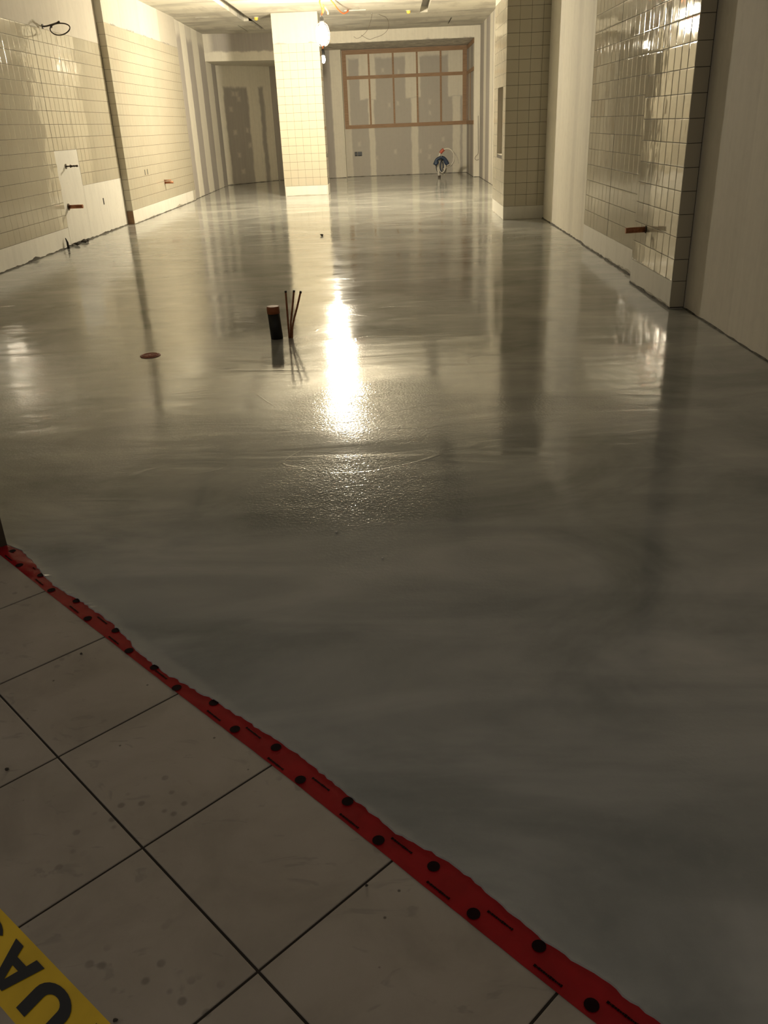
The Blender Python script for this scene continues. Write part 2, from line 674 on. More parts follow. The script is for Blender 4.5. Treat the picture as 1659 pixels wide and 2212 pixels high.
def ragged_board(name, frame, a0, a1, z1, mat, parent, thick=0.012, z_lo=0.012, amp=0.02, seed=1, sections=None):
    """a strip of white board along the foot of a wall, its lower edge broken and uneven"""
    rnd = random.Random(seed)
    O, ea, eb, en = frame
    n = max(6, int((a1 - a0) / 0.07))
    bm = bmesh.new()
    top_f, bot_f, top_b, bot_b = [], [], [], []
    walk = 0.0
    for i in range(n + 1):
        a = a0 + (a1 - a0) * i / n
        walk = 0.75 * walk + rnd.uniform(-1, 1) * amp * 0.6
        zb = max(0.001, z_lo + walk + rnd.uniform(-1, 1) * amp * 0.2)
        base = O + ea * a
        top_f.append(bm.verts.new(base + eb * z1))
        bot_f.append(bm.verts.new(base + eb * zb))
        top_b.append(bm.verts.new(base + eb * z1 - en * thick))
        bot_b.append(bm.verts.new(base + eb * zb - en * thick))
    for i in range(n):
        bm.faces.new((bot_f[i], bot_f[i + 1], top_f[i + 1], top_f[i]))
        bm.faces.new((bot_b[i + 1], bot_b[i], top_b[i], top_b[i + 1]))
        bm.faces.new((top_f[i], top_f[i + 1], top_b[i + 1], top_b[i]))
        bm.faces.new((bot_b[i], bot_b[i + 1], bot_f[i + 1], bot_f[i]))
    bm.faces.new((bot_f[0], top_f[0], top_b[0], bot_b[0]))
    bm.faces.new((bot_f[-1], bot_b[-1], top_b[-1], top_f[-1]))
    return from_bm(name, bm, mat, parent)


CEIL = 4.29
# ------------------------------------------------------------------ floor of the room: poured concrete with a ragged front edge
U45 = Vector((math.sqrt(.5), -math.sqrt(.5), 0))     # along the entrance
N45 = Vector((math.sqrt(.5), math.sqrt(.5), 0))      # into the room
CORR = -0.006                                         # corridor tiles lie a little lower


def ts(t, s, z=0.0):
    return U45 * t + N45 * s + Vector((0, 0, z))


EDGE = [(-9.3, 1.05), (-3.745, 1.06), (-3.69, 1.118), (-3.628, 1.123), (-3.45, 1.112), (-3.32, 1.094), (-3.20, 1.085), (-3.046, 1.092), (-2.95, 1.103), (-2.72, 1.1065),
        (-2.56, 1.094), (-2.51, 1.082), (-2.40, 1.078), (-2.28, 1.075), (-2.15, 1.092), (-2.028, 1.106), (-1.85, 1.120), (-1.669, 1.133), (-1.45, 1.128), (-1.196, 1.118),
        (-1.08, 1.138), (-0.98, 1.146), (-0.83, 1.131), (-0.688, 1.126), (-0.563, 1.137), (-0.442, 1.134), (0.0, 1.13), (0.6, 1.135), (1.3, 1.125)]


def edge_s(t):
    for (t0, s0), (t1, s1) in zip(EDGE, EDGE[1:]):
        if t0 <= t <= t1:
            return s0 + (s1 - s0) * (t - t0) / (t1 - t0)
    return 1.125


def build_floor():
    rnd = random.Random(3)
    bm = bmesh.new()
    lines = []
    t = -9.3
    while t <= 1.3:
        j = rnd.uniform(-0.004, 0.004)
        s = edge_s(t) + j
        hgt = 0.0004 + max(0, rnd.gauss(0.0002, 0.0006))
        lines.append((bm.verts.new(ts(t, s, CORR + 0.0005)), bm.verts.new(ts(t, s + 0.003, hgt)), bm.verts.new(ts(t, s + 0.022 + rnd.uniform(0, .01), 0.0003)), bm.verts.new(ts(t, s + 0.06, 0.0))))
        t += 0.018 if t > -3.9 else 0.3
    for a, b2 in zip(lines, lines[1:]):
        for k in range(3):
            bm.faces.new((a[k], b2[k], b2[k + 1], a[k + 1]))
    front = [l[3] for l in lines]
    far = [bm.verts.new((x, y, 0.0)) for x, y in ((2.95, 0.05), (2.95, 33.0), (-5.9, 33.0), (-5.9, 7.6))]
    bm.faces.new(front + far)
    o = from_bm('floor', bm, M['floor'], None)
    return struct(o)


floor = build_floor()
for p in floor.data.polygons:
    if p.normal.z < 0:
        p.flip()

# ------------------------------------------------------------------ corridor floor: square stone tiles set at 45 degrees
S0, T0, FP = 0.6275, -1.642, 0.5075
bm = bmesh.new()
vs4 = [bm.verts.new(ts(t, s, CORR - 0.004)) for t, s in ((-5.2, -2.5), (2.6, -2.5), (2.6, 1.16), (-5.2, 1.16))]
bm.faces.new(vs4)
corridor = struct(from_bm('floor_corridor', bm, M['joint']))


def stone_mesh():
    bm = bmesh.new()
    h = (FP - 0.007) / 2
    bm_box(bm, (-h, -h, -0.006), (h, h, 0))
    top = [e for e in bm.edges if all(v.co.z > -0.001 for v in e.verts)]
    bmesh.ops.bevel(bm, geom=top, offset=0.0015, segments=1, affect='EDGES')
    bmesh.ops.recalc_face_normals(bm, faces=bm.faces)
    me = bpy.data.meshes.new('paving_tile')
    bm.to_mesh(me)
    bm.free()
    me.materials.append(M['stone'])
    return me


STONE = stone_mesh()
for i in range(-6, 8):
    for j in range(-6, 1):
        o = bpy.data.objects.new('paving_tile', STONE)
        col.objects.link(o)
        o.parent = corridor
        c = ts(T0 + (i + .5) * FP, S0 + (j + .5) * FP, CORR + random.uniform(-0.0006, 0.0004))
        o.location = c
        o.rotation_euler = (0, 0, -math.pi / 4)

# ------------------------------------------------------------------ ceiling with sunk slots
slots = [(-3.87, -3.62, 9.0, 25.5, 0.16), (-3.74, -3.62, 25.5, 27.8, 0.10), (0.79, 1.0, 9.0, 25.3, 0.16)]  # the narrow second slot stands in for a shadow band on the ceiling
slits = [(1.712, 1.748, 26.8, 28.5, 0.10), (-4.90, -4.54, 24.20, 24.29, 0.08), (-4.205, -4.165, 26.4, 28.1, 0.10), (-1.14, -0.59, 24.12, 24.30, 0.10),
         (-0.2, 0.32, 14.0, 14.1, 0.08)]
cm, nt, b = new_mat('patched_ceiling')
h = NT(nt)
p = pos(h)
n1 = h.noise(h.mapping(p, (0.35, 1.2, 1)), 1.1, 5, 0.6, 0.5)
n2 = h.noise(h.mapping(p, (1.2, 0.4, 1)), 1.9, 4, 0.6)
c = h.ramp(n1, [(0.34, (0.36, 0.34, 0.30)), (0.50, (0.60, 0.575, 0.50)), (0.66, (0.68, 0.65, 0.56))])
c = h.mix(h.rng(n2, 0.48, 0.66, 0.0, 0.5), c, (0.40, 0.37, 0.32))
h.l(c, b.inputs['Base Color'])
b.inputs['Roughness'].default_value = 0.8
M['ceiling'] = cm
bm = bmesh.new()
fr = (Vector((0, 0, CEIL)), Vector((1, 0, 0)), Vector((0, 1, 0)), Vector((0, 0, -1)))
quad_panel(bm, fr, -5.9, 2.95, 3.0, 33.0, slots + slits)
bmesh.ops.remove_doubles(bm, verts=bm.verts, dist=1e-5)
ceiling = bpy.data.meshes.new('ceiling')
bmesh.ops.recalc_face_normals(bm, faces=bm.faces)
bm.to_mesh(ceiling)
bm.free()
ceiling = struct(link('ceiling', ceiling, M['ceiling']))
for r in slits:
    box('slit_lining', (r[0] + .001, r[2] + .001, CEIL + 0.03), (r[1] - .001, r[3] - .001, CEIL + 0.075), M['slot_black'], ceiling)
for r in slots:
    box('slot_lining', (r[0] + .01, r[2] + .01, CEIL + r[4] - 0.02), (r[1] - .01, r[3] - .01, CEIL + r[4] - 0.001), M['slot_dark'], ceiling)

# ------------------------------------------------------------------ left wall, near section
XL = -5.53
m = drywall('drywall_left_near', 1, mud=[(2, 18.2, 3.2, 4.4, .03, .75), (16.0, 16.9, 3.2, 4.4, .08, 1.0)], base=(0.50, 0.46, 0.40), top=(0.60, 0.56, 0.485))
wl = struct(box('wall_left', (XL - 0.17, 7.0, 0), (XL - 0.0042, 18.06, CEIL), m))
box('upper_drywall', (XL - 0.0045, 7.0, 0.305 + 15 * PITCH + 0.004), (XL - 0.001, 18.049, CEIL), m, wl)
box('grout_bed', (XL - 0.0060, 7.0, 0.0), (XL - 0.0035, 18.049, 0.305 + 15 * PITCH), M['grout'], wl)
cols = spans(14.722, 9.0) + spans(14.730, 15.772) + spans(15.778, 17.95) + [(17.955, 18.045)]


def skip_l(a, z):
    if a > 15.776 and z < 0.900:
        return True
    if 14.72 < a < 15.776 and z < 1.49:
        return True
    return False


tile_field(wl, frame_x(XL, 1), cols, rows(0.305, 15), skip_l)
fL = frame_x(XL, 1)
# white board where the tiles were cut away, and along the foot
ragged_board('backer_board', fL, 14.700, 15.770, 1.488, M['board'], wl, 0.006, z_lo=0.025, seed=5)
ragged_board('backer_board', fL, 15.774, 17.000, 0.897, M['board'], wl, 0.006, z_lo=0.02, seed=6)
ragged_board('backer_board', fL, 17.003, 18.045, 0.897, M['board'], wl, 0.006, z_lo=0.004, amp=.006, seed=16)
bl = ragged_board('baseboard_left', fL, 9.0, 14.69, 0.303, M['board'], None, 0.006, z_lo=0.025, amp=0.026, seed=7)
struct(bl)
box('wall_slot', (XL - 0.001, 16.715, 0.50), (XL + 0.0012, 16.775, 0.615), M['gap'], wl)
box('movement_joint', (XL - 0.003, 14.7205, 1.49), (XL - 0.0012, 14.7315, 3.268), M['gap'], wl)

# ------------------------------------------------------------------ left wall, far section standing proud
XF, YF0, YF1 = -5.39, 18.05, 24.0
mf = drywall('drywall_left_far', 1, mud=[(18, 19.2, 3.6, 4.4), (20.6, 22.3, 3.6, 4.4), (19.2, 20.6, 3.6, 4.4, .1, .75)], board=[(22.4, 23.5, 3.5, 4.15, .12, .45)], base=(0.46, 0.43, 0.37), top=(0.58, 0.555, 0.475))
wlf = struct(box('wall_left_far', (XL - 0.17, YF0 + 0.0042, 0), (XF - 0.0042, YF1, CEIL), mf))
box('upper_drywall', (XF - 0.0045, YF0 + .005, 0.265 + 17 * PITCH + 0.008), (XF - 0.0005, YF1 - .001, CEIL - .001), mf, wlf)
box('upper_drywall', (XL + .002, YF0 + 0.0005, 0.265 + 17 * PITCH + 0.008), (XF - 0.0008, YF0 + 0.0045, CEIL - .001), mf, wlf)
box('grout_bed', (XF - 0.0060, YF0 + .006, 0.265), (XF - 0.0035, YF1 - .002, 0.265 + 17 * PITCH), M['grout'], wlf)
box('grout_bed', (XL + .002, YF0 + 0.0036, 0.265), (XF - 0.004, YF0 + 0.006, 0.265 + 17 * PITCH), M['grout'], wlf)
tile_field(wlf, frame_x(XF, 1), spans(YF0 + 0.002, YF1), rows(0.265, 17), most=280, tilt=0.003)
tile_field(wlf, frame_y(YF0), [(XL + .006, XF - 0.001)], rows(0.265, 17), tilt=0.003)
blf = ragged_board('baseboard_left_far', frame_x(XF, 1), YF0 + .004, YF1 - 0.3, 0.262, M['board'], None, 0.006, z_lo=0.025, amp=0.026, seed=8)
struct(blf)
blk = box('timber_block', (XL + .004, YF0 - 0.001, 0.0), (XF - 0.004, YF0 + 0.004, 0.258), M['wood_d'], wlf)
blk['label'] = 'brown timber end at the foot of the proud tile edge'
# smeared broken line where the tiles stop below the plaster
rnd = random.Random(21)
for i in range(7):
    y = 18.6 + i * 0.75 + rnd.uniform(-.2, .2)
    ln_ = rnd.uniform(0.10, 0.45)
    bm = bmesh.new()
    z = 0.265 + 17 * PITCH + 0.004
    n = 7
    up = [(y + ln_ * k / n, z + rnd.uniform(0.002, 0.030)) for k in range(n + 1)]
    lo = [(y + ln_ * k / n, z - rnd.uniform(0.0, 0.010)) for k in range(n + 1)]
    V1 = [bm.verts.new((XF + 0.0012, a, q)) for a, q in up]
    V0 = [bm.verts.new((XF + 0.0012, a, q)) for a, q in lo]
    for k in range(n):
        bm.faces.new((V0[k], V0[k + 1], V1[k + 1], V1[k]))
    from_bm('broken_plaster_edge', bm, M['slot_dark'], wlf)
for y in (19.36, 19.57):
    box('wall_slot', (XF - 0.0005, y - 0.025, 0.875), (XF + 0.0015, y + 0.025, 0.985), M['box_dark'], wlf)

# left drywall beyond, the angled back corner
md = drywall('drywall_left_back', 1, mud=[(24.85, 25.6, 0, 4.4), (26.4, 27.3, 0, 4.4), (28.2, 29.2, 0, 4.4), (24, 30, 3.95, 4.4, .1, .6)], wob=.08)
struct(prism('wall_left_back', [(-5.85, 24.0), (-5.45, 24.0), (-5.60, 29.97), (-5.85, 29.97)], 0, CEIL, md))
ma = drywall('drywall_angled', 0, mud=[(-5.9, -5.46, 0, 4), (-4.80, -4.47, 0, 4), (-4.34, -3.9, 0, 4), (-6, -3.9, 2.95, 4, .06)],
             spots=[(-5.3, 2.3), (-5.05, 2.6), (-5.25, 1.6), (-4.9, 1.65), (-5.2, .9), (-4.85, 1.2), (-5.12, .4), (-5.1, 2.75), (-5.2, 2.75)], wob=.05)
a0, a1 = Vector((-5.62, 29.96)), Vector((-4.06, 31.70))
nn = Vector((-(a1 - a0).y, (a1 - a0).x)).normalized() * 0.15
struct(prism('wall_back_left', [tuple(a0), tuple(a1), tuple(a1 + nn), tuple(a0 + nn)], 0, CEIL, ma))
mb = drywall('drywall_back_mid', 0, mud=[(-2.05, -1.6, 0, 4.4)], wob=.03)
struct(box('wall_back', (-4.2, 31.65, 0), (-1.68, 32.3, CEIL), mb))
ms = drywall('drywall_soffit', 0, mud=[(-6, -2, 3.4, 3.82), (-6, -5.35, 3.4, 4.4, .1, .8)], board=[(-5.25, -2.0, 3.85, 4.02, .06, .8)])  # second pale rect is the lamplit left end, put into the colour
struct(prism('wall_soffit_left', [(-5.84, 28.12), (-3.4, 28.93), (-2.42, 29.2), (-2.42, 31.64), (-4.10, 31.64), (-5.60, 29.95), (-5.84, 29.95)], 3.57, CEIL - .001, ms))

# ------------------------------------------------------------------ back wall: alcove with timber blocking
mal = drywall('drywall_alcove', 0,
              mud=[(-.83, -.63, 0, 2.45), (-1.1, -.55, 2.45, 4), (.65, .88, 0, 2.45), (.47, .98, 2.45, 4), (2.08, 2.35, 0, 2.45), (1.93, 2.5, 2.45, 4), (2.43, 2.6, 0, 4), (-1.7, -1.45, 0, 4, .03, .7), (-1.7, 2.6, 3.70, 4.2, .05, .8)],
              spots=[(-.1, 2.25), (.2, 2.3), (1.3, 2.3), (1.3, 1.95), (-.3, 3.3), (.25, 3.25), (-1.2, 1.05), (.05, .75), (.95, .75), (1.3, .9), (-.6, .6), (1.25, .55), (1.75, 1.1)], wob=.05,
              base=(0.47, 0.445, 0.405), top=(0.74, 0.705, 0.61))
wb = struct(box('wall_back_alcove', (-1.68, 32.0, 0), (2.58, 32.3, CEIL), mal))
mj = drywall('drywall_jamb', 2, mud=[(-1, 5, -1, 5)], top=(0.74, 0.705, 0.61))
mjs = drywall('drywall_alcove_side', 1, mud=[(29.2, 29.6, 0, 5), (30.6, 31.1, 0, 5, .05, .5)], wob=.03)
struct(box('wall_alcove_right', (2.585, 29.21, 0), (2.93, 32.0, CEIL), mjs))
struct(box('trim_1', (2.58, 29.2, 0), (2.762, 29.25, CEIL), mj))
msf = drywall('drywall_fascia', 2, mud=[(-1, 5, 3.97, 4.4)], base=BOARD, top=(0.76, 0.725, 0.63))
struct(box('trim_2', (-2.42, 29.2, 3.97), (2.579, 31.64, CEIL - .001), msf))
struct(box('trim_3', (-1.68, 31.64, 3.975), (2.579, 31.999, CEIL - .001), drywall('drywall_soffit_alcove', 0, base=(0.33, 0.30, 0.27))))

frame = empty('timber_blocking', (0.45, 31.98, 1.56), 'brown timber blocking strips framing a grid on the alcove wall', 'timber frame')


def local_box(name, lo, hi, mat, root, bevel=0.0):
    o = box(name, [a - b2 for a, b2 in zip(lo, root.location)], [a - b2 for a, b2 in zip(hi, root.location)], mat, root, bevel)
    return o


YW = 31.984
local_box('rail', (-1.66, YW, 3.835), (2.575, 31.999, 3.97), M['wood'], frame)
local_box('rail', (-1.52, YW, 3.085), (2.43, 31.999, 3.19), M['wood'], frame)
local_box('rail', (-1.66, YW, 1.555), (2.575, 31.999, 1.672), M['wood'], frame)
for x in (-.755, .069, .88, 1.685):
    local_box('stile', (x - .03, YW + .002, 3.191), (x + .03, 31.999, 3.834), M['wood'], frame)
    local_box('stile', (x - .03, YW + .002, 1.673), (x + .03, 31.999, 3.084), M['wood'], frame)
local_box('stile', (2.431, YW, 1.673), (2.575, 31.999, 3.834), M['wood'], frame)
local_box('stile', (-1.66, YW, 1.673), (-1.521, 31.999, 3.834), M['wood'], frame)
for (z0, z1) in ((3.84, 3.96), (3.085, 3.19), (1.555, 1.672)):
    local_box('side_rail', (2.570, 29.35, z0), (2.584, 31.98, z1), M['wood'], frame)
local_box('side_stile', (2.570, 31.55, 1.673), (2.584, 31.70, 3.084), M['wood'], frame)
local_box('side_stile', (2.570, 30.55, 1.673), (2.584, 30.65, 3.084), M['wood'], frame)

# ------------------------------------------------------------------ right wall beyond the tiled pier
mr = drywall('drywall_right_far', 1, mud=[(27.4, 28.1, 0, 5), (18, 26.4, 0, 5), (24.9, 25.2, 0, 5, .05, .4)], board=[(25.4, 25.75, 0, 5, .06, .5)], wob=.05)
struct(box('wall_right_far', (2.764, 18.06, 0), (2.93, 29.20, CEIL), mr))

# right tiled pier
BX0, BX1, BY0, BY1 = 1.98, 2.72, 16.2, 18.05
mp = drywall('drywall_pier', 2, mud=[(-1, 5, -1, 5)], top=(0.62, 0.58, 0.49))
bm = bmesh.new()
v = bm_box(bm, (BX0 + .0042, BY0 + .0042, 0), (2.93, BY1, CEIL))
for f in [f for f in bm.faces if abs(f.calc_center_median().x - (BX0 + .0042)) < 1e-6]:
    bm.faces.remove(f)
quad_panel(bm, (Vector((BX0 + .0042, 0, 0)), Vector((0, -1, 0)), Z3(), Vector((-1, 0, 0))), -BY1, -(BY0 + .0042), 0, CEIL, [(-17.40, -16.52, 1.085, 2.22)], depth=0.11)
bmesh.ops.remove_doubles(bm, verts=bm.verts, dist=1e-5)
pier = struct(from_bm('wall_right_pier', bm, mp))
ZP = 0.23
for nm, lo, hi in (('grout_bed', (BX0 + .0036, BY0 + .005, ZP), (BX0 + .0052, 16.515, ZP + 17 * PITCH)), ('grout_bed', (BX0 + .0036, 17.405, ZP), (BX0 + .0052, BY1 - .01, ZP + 17 * PITCH)),
                   ('grout_bed', (BX0 + .0036, 16.516, ZP), (BX0 + .0052, 17.404, 1.08)), ('grout_bed', (BX0 + .0036, 16.516, 2.225), (BX0 + .0052, 17.404, ZP + 17 * PITCH)),
                   ('grout_bed', (BX0 + .005, BY0 + .0036, ZP), (BX1 - .002, BY0 + .0052, ZP + 17 * PITCH))):
    box(nm, lo, hi, M['grout'], pier)
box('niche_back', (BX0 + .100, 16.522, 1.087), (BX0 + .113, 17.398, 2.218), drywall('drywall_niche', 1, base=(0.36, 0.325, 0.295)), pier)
tile_field(pier, frame_y(BY0), [(1.982, 2.195), (2.195, 2.395), (2.395, 2.592), (2.592, 2.715)], rows(ZP, 17), tilt=0.004)
tile_field(pier, frame_x(BX0, -1), flip(spans(16.202, 18.05)), rows(ZP, 17), skip=lambda a, z: 16.5 < -a < 17.42 and 1.02 < z < 2.22, tilt=0.003)
# cut tiles around the niche
struct(ragged_board('baseboard_pier_front', frame_y(BY0), BX0 + .006, BX1 - .002, ZP - .003, M['board'], None, 0.006, z_lo=0.012, amp=.006, seed=31))
struct(ragged_board('baseboard_pier_side', frame_x(BX0, -1), -BY1 + .01, -BY0 - .002, ZP - .003, M['board'], None, 0.006, z_lo=0.006, amp=.008, seed=32))

# ------------------------------------------------------------------ right wall: drywall, tile field, proud tiled strip, near drywall
XD, XT, XP = 2.712, 2.69, 2.572
mrm = drywall('drywall_right_mid', 1, mud=[(12.5, 16.3, -1, 5, .04, .85), (13.05, 13.5, -1, 5), (14.2, 14.9, -1, 5)], board=[(13.55, 13.8, -1, 5, .08, .35), (12.75, 12.9, -1, 5, .05, .3)], base=(0.54, 0.51, 0.45), top=(0.76, 0.725, 0.635), wob=.04)
struct(box('wall_right_mid', (XD, 12.555, 0), (2.93, 16.195, CEIL), mrm))
wrt = struct(box('wall_right', (XT + .0042, 9.30, 0), (2.93, 12.553, CEIL), mrm))
ZT = 0.285
box('grout_bed', (XT + .0036, 9.32, ZT), (XT + .006, 12.548, ZT + 17 * PITCH), M['grout'], wrt)
box('movement_joint', (XT + .0012, 11.133, ZT), (XT + .003, 11.1475, ZT + 17 * PITCH), M['gap'], wrt)
tile_field(wrt, frame_x(XT, -1), flip(spans(11.149, 12.55) + spans(11.132, 9.40)), rows(ZT, 17), tilt=0.0032)
struct(ragged_board('baseboard_right', frame_x(XT, -1), -12.55, -11.142, ZT - .004, M['board'], None, 0.006, z_lo=0.02, amp=.018, seed=41))
struct(ragged_board('baseboard_right_inner', frame_x(XT, -1), -11.138, -9.46, ZT - .004, M['board'], None, 0.006, z_lo=0.03, amp=.025, seed=42))

mrn = drywall('drywall_right_near', 1, mud=[(0, 8.1, -1, 5, .04, .8), (6.1, 6.9, -1, 5), (3, 4.4, -1, 5)], base=(0.52, 0.485, 0.43), top=(0.74, 0.70, 0.625), wob=.05)
ZS = 0.252
strip = struct(box('wall_right_strip', (XP + .0042, 8.0042, 0), (2.93, 9.46, CEIL), mrn))
box('grout_bed', (XP + .0036, 8.006, ZS), (XP + .006, 9.455, ZS + 17 * PITCH), M['grout'], strip)
box('grout_bed', (XP + .006, 8.0036, 0.004), (XD - .004, 8.006, ZS + 17 * PITCH), M['grout'], strip)
tile_field(strip, frame_x(XP, -1), flip(spans(8.002, 9.455)), rows(ZS, 17), tilt=0.0045)
tile_field(strip, frame_y(8.0), [(XP + .002, XD - .008)], [(0.012, ZS)] + rows(ZS, 17), tilt=0.003)
struct(ragged_board('baseboard_right_strip', frame_x(XP, -1), -9.455, -8.006, ZS - .004, M['board'], None, 0.006, z_lo=0.03, amp=.014, seed=43))
struct(box('wall_right_near', (XD, 0.15, 0), (2.93, 7.999, CEIL), mrn))
# uneven strips along the wall feet, coloured dark for the shaded gap


def foot_gap(name, pts, mat, w=0.02, hgt=0.012, seed=1):
    """irregular dark strip standing in for the shaded gap where the pour meets a wall (pts along the foot, room side on the left)"""
    rnd = random.Random(seed)
    bm = bmesh.new()
    rings = []
    for (pa, pb) in zip(pts, pts[1:]):
        pa, pb = Vector((*pa, 0)), Vector((*pb, 0))
        d = pb - pa
        nrm = Vector((-d.y, d.x, 0)).normalized()
        n = max(3, int(d.length / 0.09))
        for i in range(n + 1):
            q = pa + d * (i / n)
            ww = w * rnd.uniform(0.25, 1.0)
            hh = hgt * rnd.uniform(0.3, 1.0)
            rings.append((bm.verts.new(q + nrm * ww + Vector((0, 0, 0.0008))), bm.verts.new(q + nrm * ww * .4 + Vector((0, 0, hh))), bm.verts.new(q + Vector((0, 0, hh * 1.15)))))
    for a, b2 in zip(rings, rings[1:]):
        for k in range(2):
            bm.faces.new((a[k], b2[k], b2[k + 1], a[k + 1]))
    return from_bm(name, bm, mat)


mg = simple('dark_foot_gap', (0.085, 0.078, 0.062), 0.9, vary=0.5, scale=18)
for i, (nm, pts) in enumerate((('trim_4', [(XD - .001, 0.3), (XD - .001, 8.0)]), ('trim_5', [(XP, 8.002), (XP, 9.45)]), ('trim_6', [(XT, 9.46), (XT, 12.55), (XD, 12.56), (XD, 16.19)]),
                               ('trim_7', [(XL, 18.03), (XL, 9.0)]), ('trim_8', [(-5.45, 24.0), (XF, 23.9), (XF, 18.07)]), ('trim_9', [(-4.06, 31.69), (-5.61, 29.96), (-5.45, 24.01)]),
                               ('trim_10', [(2.575, 29.2), (2.575, 31.99), (-1.67, 31.99)]), ('trim_11', [(2.76, 18.06), (2.76, 29.19), (2.585, 29.195)]), ('trim_12', [(-1.69, 31.645), (-4.05, 31.645)]))):
    struct(foot_gap(nm, pts, mg, 0.030 if i in (2, 3, 4) else 0.02, 0.022 if i in (1, 2, 3) else 0.014, seed=60 + i))

# ------------------------------------------------------------------ free-standing tiled column
KX0, KX1, KY0, KY1, ZK = -2.97, -1.80, 24.07, 24.80, 0.25
mk = drywall('drywall_column', 0, mud=[(-4, 0, 3, 5)], board=[(-2.60, -2.12, 3.86, 4.18, .02, .35)], base=(0.5, 0.47, 0.4), top=(0.50, 0.48, 0.41), wob=.02)
ck = struct(box('wall_column', (KX0 + .0042, KY0 + .0042, 0), (KX1 - .0042, KY1, CEIL), mk))
ztop = ZK + 17 * PITCH
box('upper_drywall', (KX0 + .001, KY0 + .0005, ztop + .003), (KX1 - .001, KY0 + .006, CEIL - .001), mk, ck)
box('grout_bed', (KX0 + .005, KY0 + .0036, ZK), (KX1 - .005, KY0 + .006, ztop), M['grout'], ck)
box('grout_bed', (KX1 - .006, KY0 + .005, ZK), (KX1 - .0036, KY1 - .005, ztop), M['grout'], ck)
w6 = (KX1 - KX0) / 6
tile_field(ck, frame_y(KY0), [(KX0 + i * w6, KX0 + (i + 1) * w6) for i in range(6)], rows(ZK, 17), tilt=0.003)
tile_field(ck, frame_x(KX1, 1), spans(KY0 + .002, KY1), rows(ZK, 17), tilt=0.003)
struct(ragged_board('baseboard_column', frame_y(KY0), KX0 + .05, KX1 - .03, ZK - .01, M['board'], None, 0.006, z_lo=0.010, amp=.008, seed=51))
box('corner_bead', (KX0 + .02, KY0 + .0015, 0), (KX0 + .045, KY0 + .005, ZK - .003), M['white_plastic'], ck)
box('corner_bead', (KX1 - .022, KY0 + .0015, 0), (KX1 - .006, KY0 + .005, ZK - .003), M['white_plastic'], ck)
box('base_board_side', (KX1 - .0045, KY0 + .02, 0.004), (KX1 + .002, KY1 - .004, ZK - .004), M['board'], ck)
for (x0, x1) in ((-2.93, -2.62), (-2.07, -1.93)):
    bm = bmesh.new()
    n = 8
    up = [bm.verts.new((x0 + (x1 - x0) * k / n, KY0 - .0008, ztop + .008 + 0.035 * math.sin(math.pi * min(1, (k + .6) / n)) * random.uniform(.6, 1))) for k in range(n + 1)]
    lo = [bm.verts.new((x0 + (x1 - x0) * k / n, KY0 - .0008, ztop - .002)) for k in range(n + 1)]
    for k in range(n):
        bm.faces.new((lo[k], lo[k + 1], up[k + 1], up[k]))
    from_bm('broken_plaster_edge', bm, M['slot_dark'], ck)

# ------------------------------------------------------------------ entrance: brown jamb and front wall running off to the left
J = Vector((-1.842, 3.402, 0))
jd, jn = -U45, N45
pts = [J, J + jd * 0.12, J + jd * 0.12 - jn * 0.14, J - jn * 0.14]
struct(prism('door_1', [(q.x, q.y) for q in pts], CORR, 2.9, M['door_brown']))
w0, w1 = J + jd * 0.122, J + jd * 5.15
struct(prism('wall_front', [(q.x, q.y) for q in (w0, w1, w1 - jn * .14, w0 - jn * .14)], CORR, CEIL, mrn))

# ------------------------------------------------------------------ red tape along the edge of the tiles
red = empty('barrier_tape', ts(-1.6, 1.06, CORR), 'red sheathing tape stuck along the stone tile edge', 'tape')
bm = bmesh.new()
rnd = random.Random(11)
prev = None
t = -3.72
while t < 1.2:
    s0 = 1.049 + (0.004 * math.sin(t * 3.1)) + rnd.uniform(-.0006, .0006)
    if t < -2.6:
        s0 -= 0.010 * min(1, (-2.6 - t) / 0.6)
    crease = 0.004 if t < -3.35 else 0.0009
    rowv = []
    for k in range(5):
        s = s0 + (edge_s(t) + 0.012 - s0) * k / 4
        z = CORR + 0.0012 + (abs(rnd.gauss(0, crease)) if 0 < k else 0.0)
        if k == 4:
            z = CORR + 0.0025
        rowv.append(bm.verts.new(ts(t, s, z) - red.location))
    if prev:
        for k in range(4):
            bm.faces.new((prev[k], rowv[k], rowv[k + 1], prev[k + 1]))
    prev = rowv
    t += 0.03
film = from_bm('tape_film', bm, M['tape_red'], red, smooth=True)
for p in film.data.polygons:
    if p.normal.z < 0:
        p.flip()


def disc_mesh(r, seg=14):
    bm = bmesh.new()
    vsx = [bm.verts.new((r * math.cos(k * 2 * math.pi / seg), r * math.sin(k * 2 * math.pi / seg), 0)) for k in range(seg)]
    bm.faces.new(vsx)
    me = bpy.data.meshes.new('printed_dot')
    bm.to_mesh(me)
    bm.free()
    me.materials.append(M['tape_ink'])
    return me


def bar_mesh():
    """a line of small print too fine to read: broken dashes"""
    bm = bmesh.new()
    rnd2 = random.Random(2)
    x = -0.036
    while x < 0.036:
        w = rnd2.uniform(0.003, 0.007)
        hh = rnd2.uniform(0.0022, 0.0036)
        q = [bm.verts.new(c) for c in ((x, -hh, 0), (x + w, -hh, 0), (x + w, hh, 0), (x, hh, 0))]
        bm.faces.new(q)
        x += w + 0.0006
    me = bpy.data.meshes.new('printed_line')
    bm.to_mesh(me)
    bm.free()
    me.materials.append(M['tape_ink'])
    return me


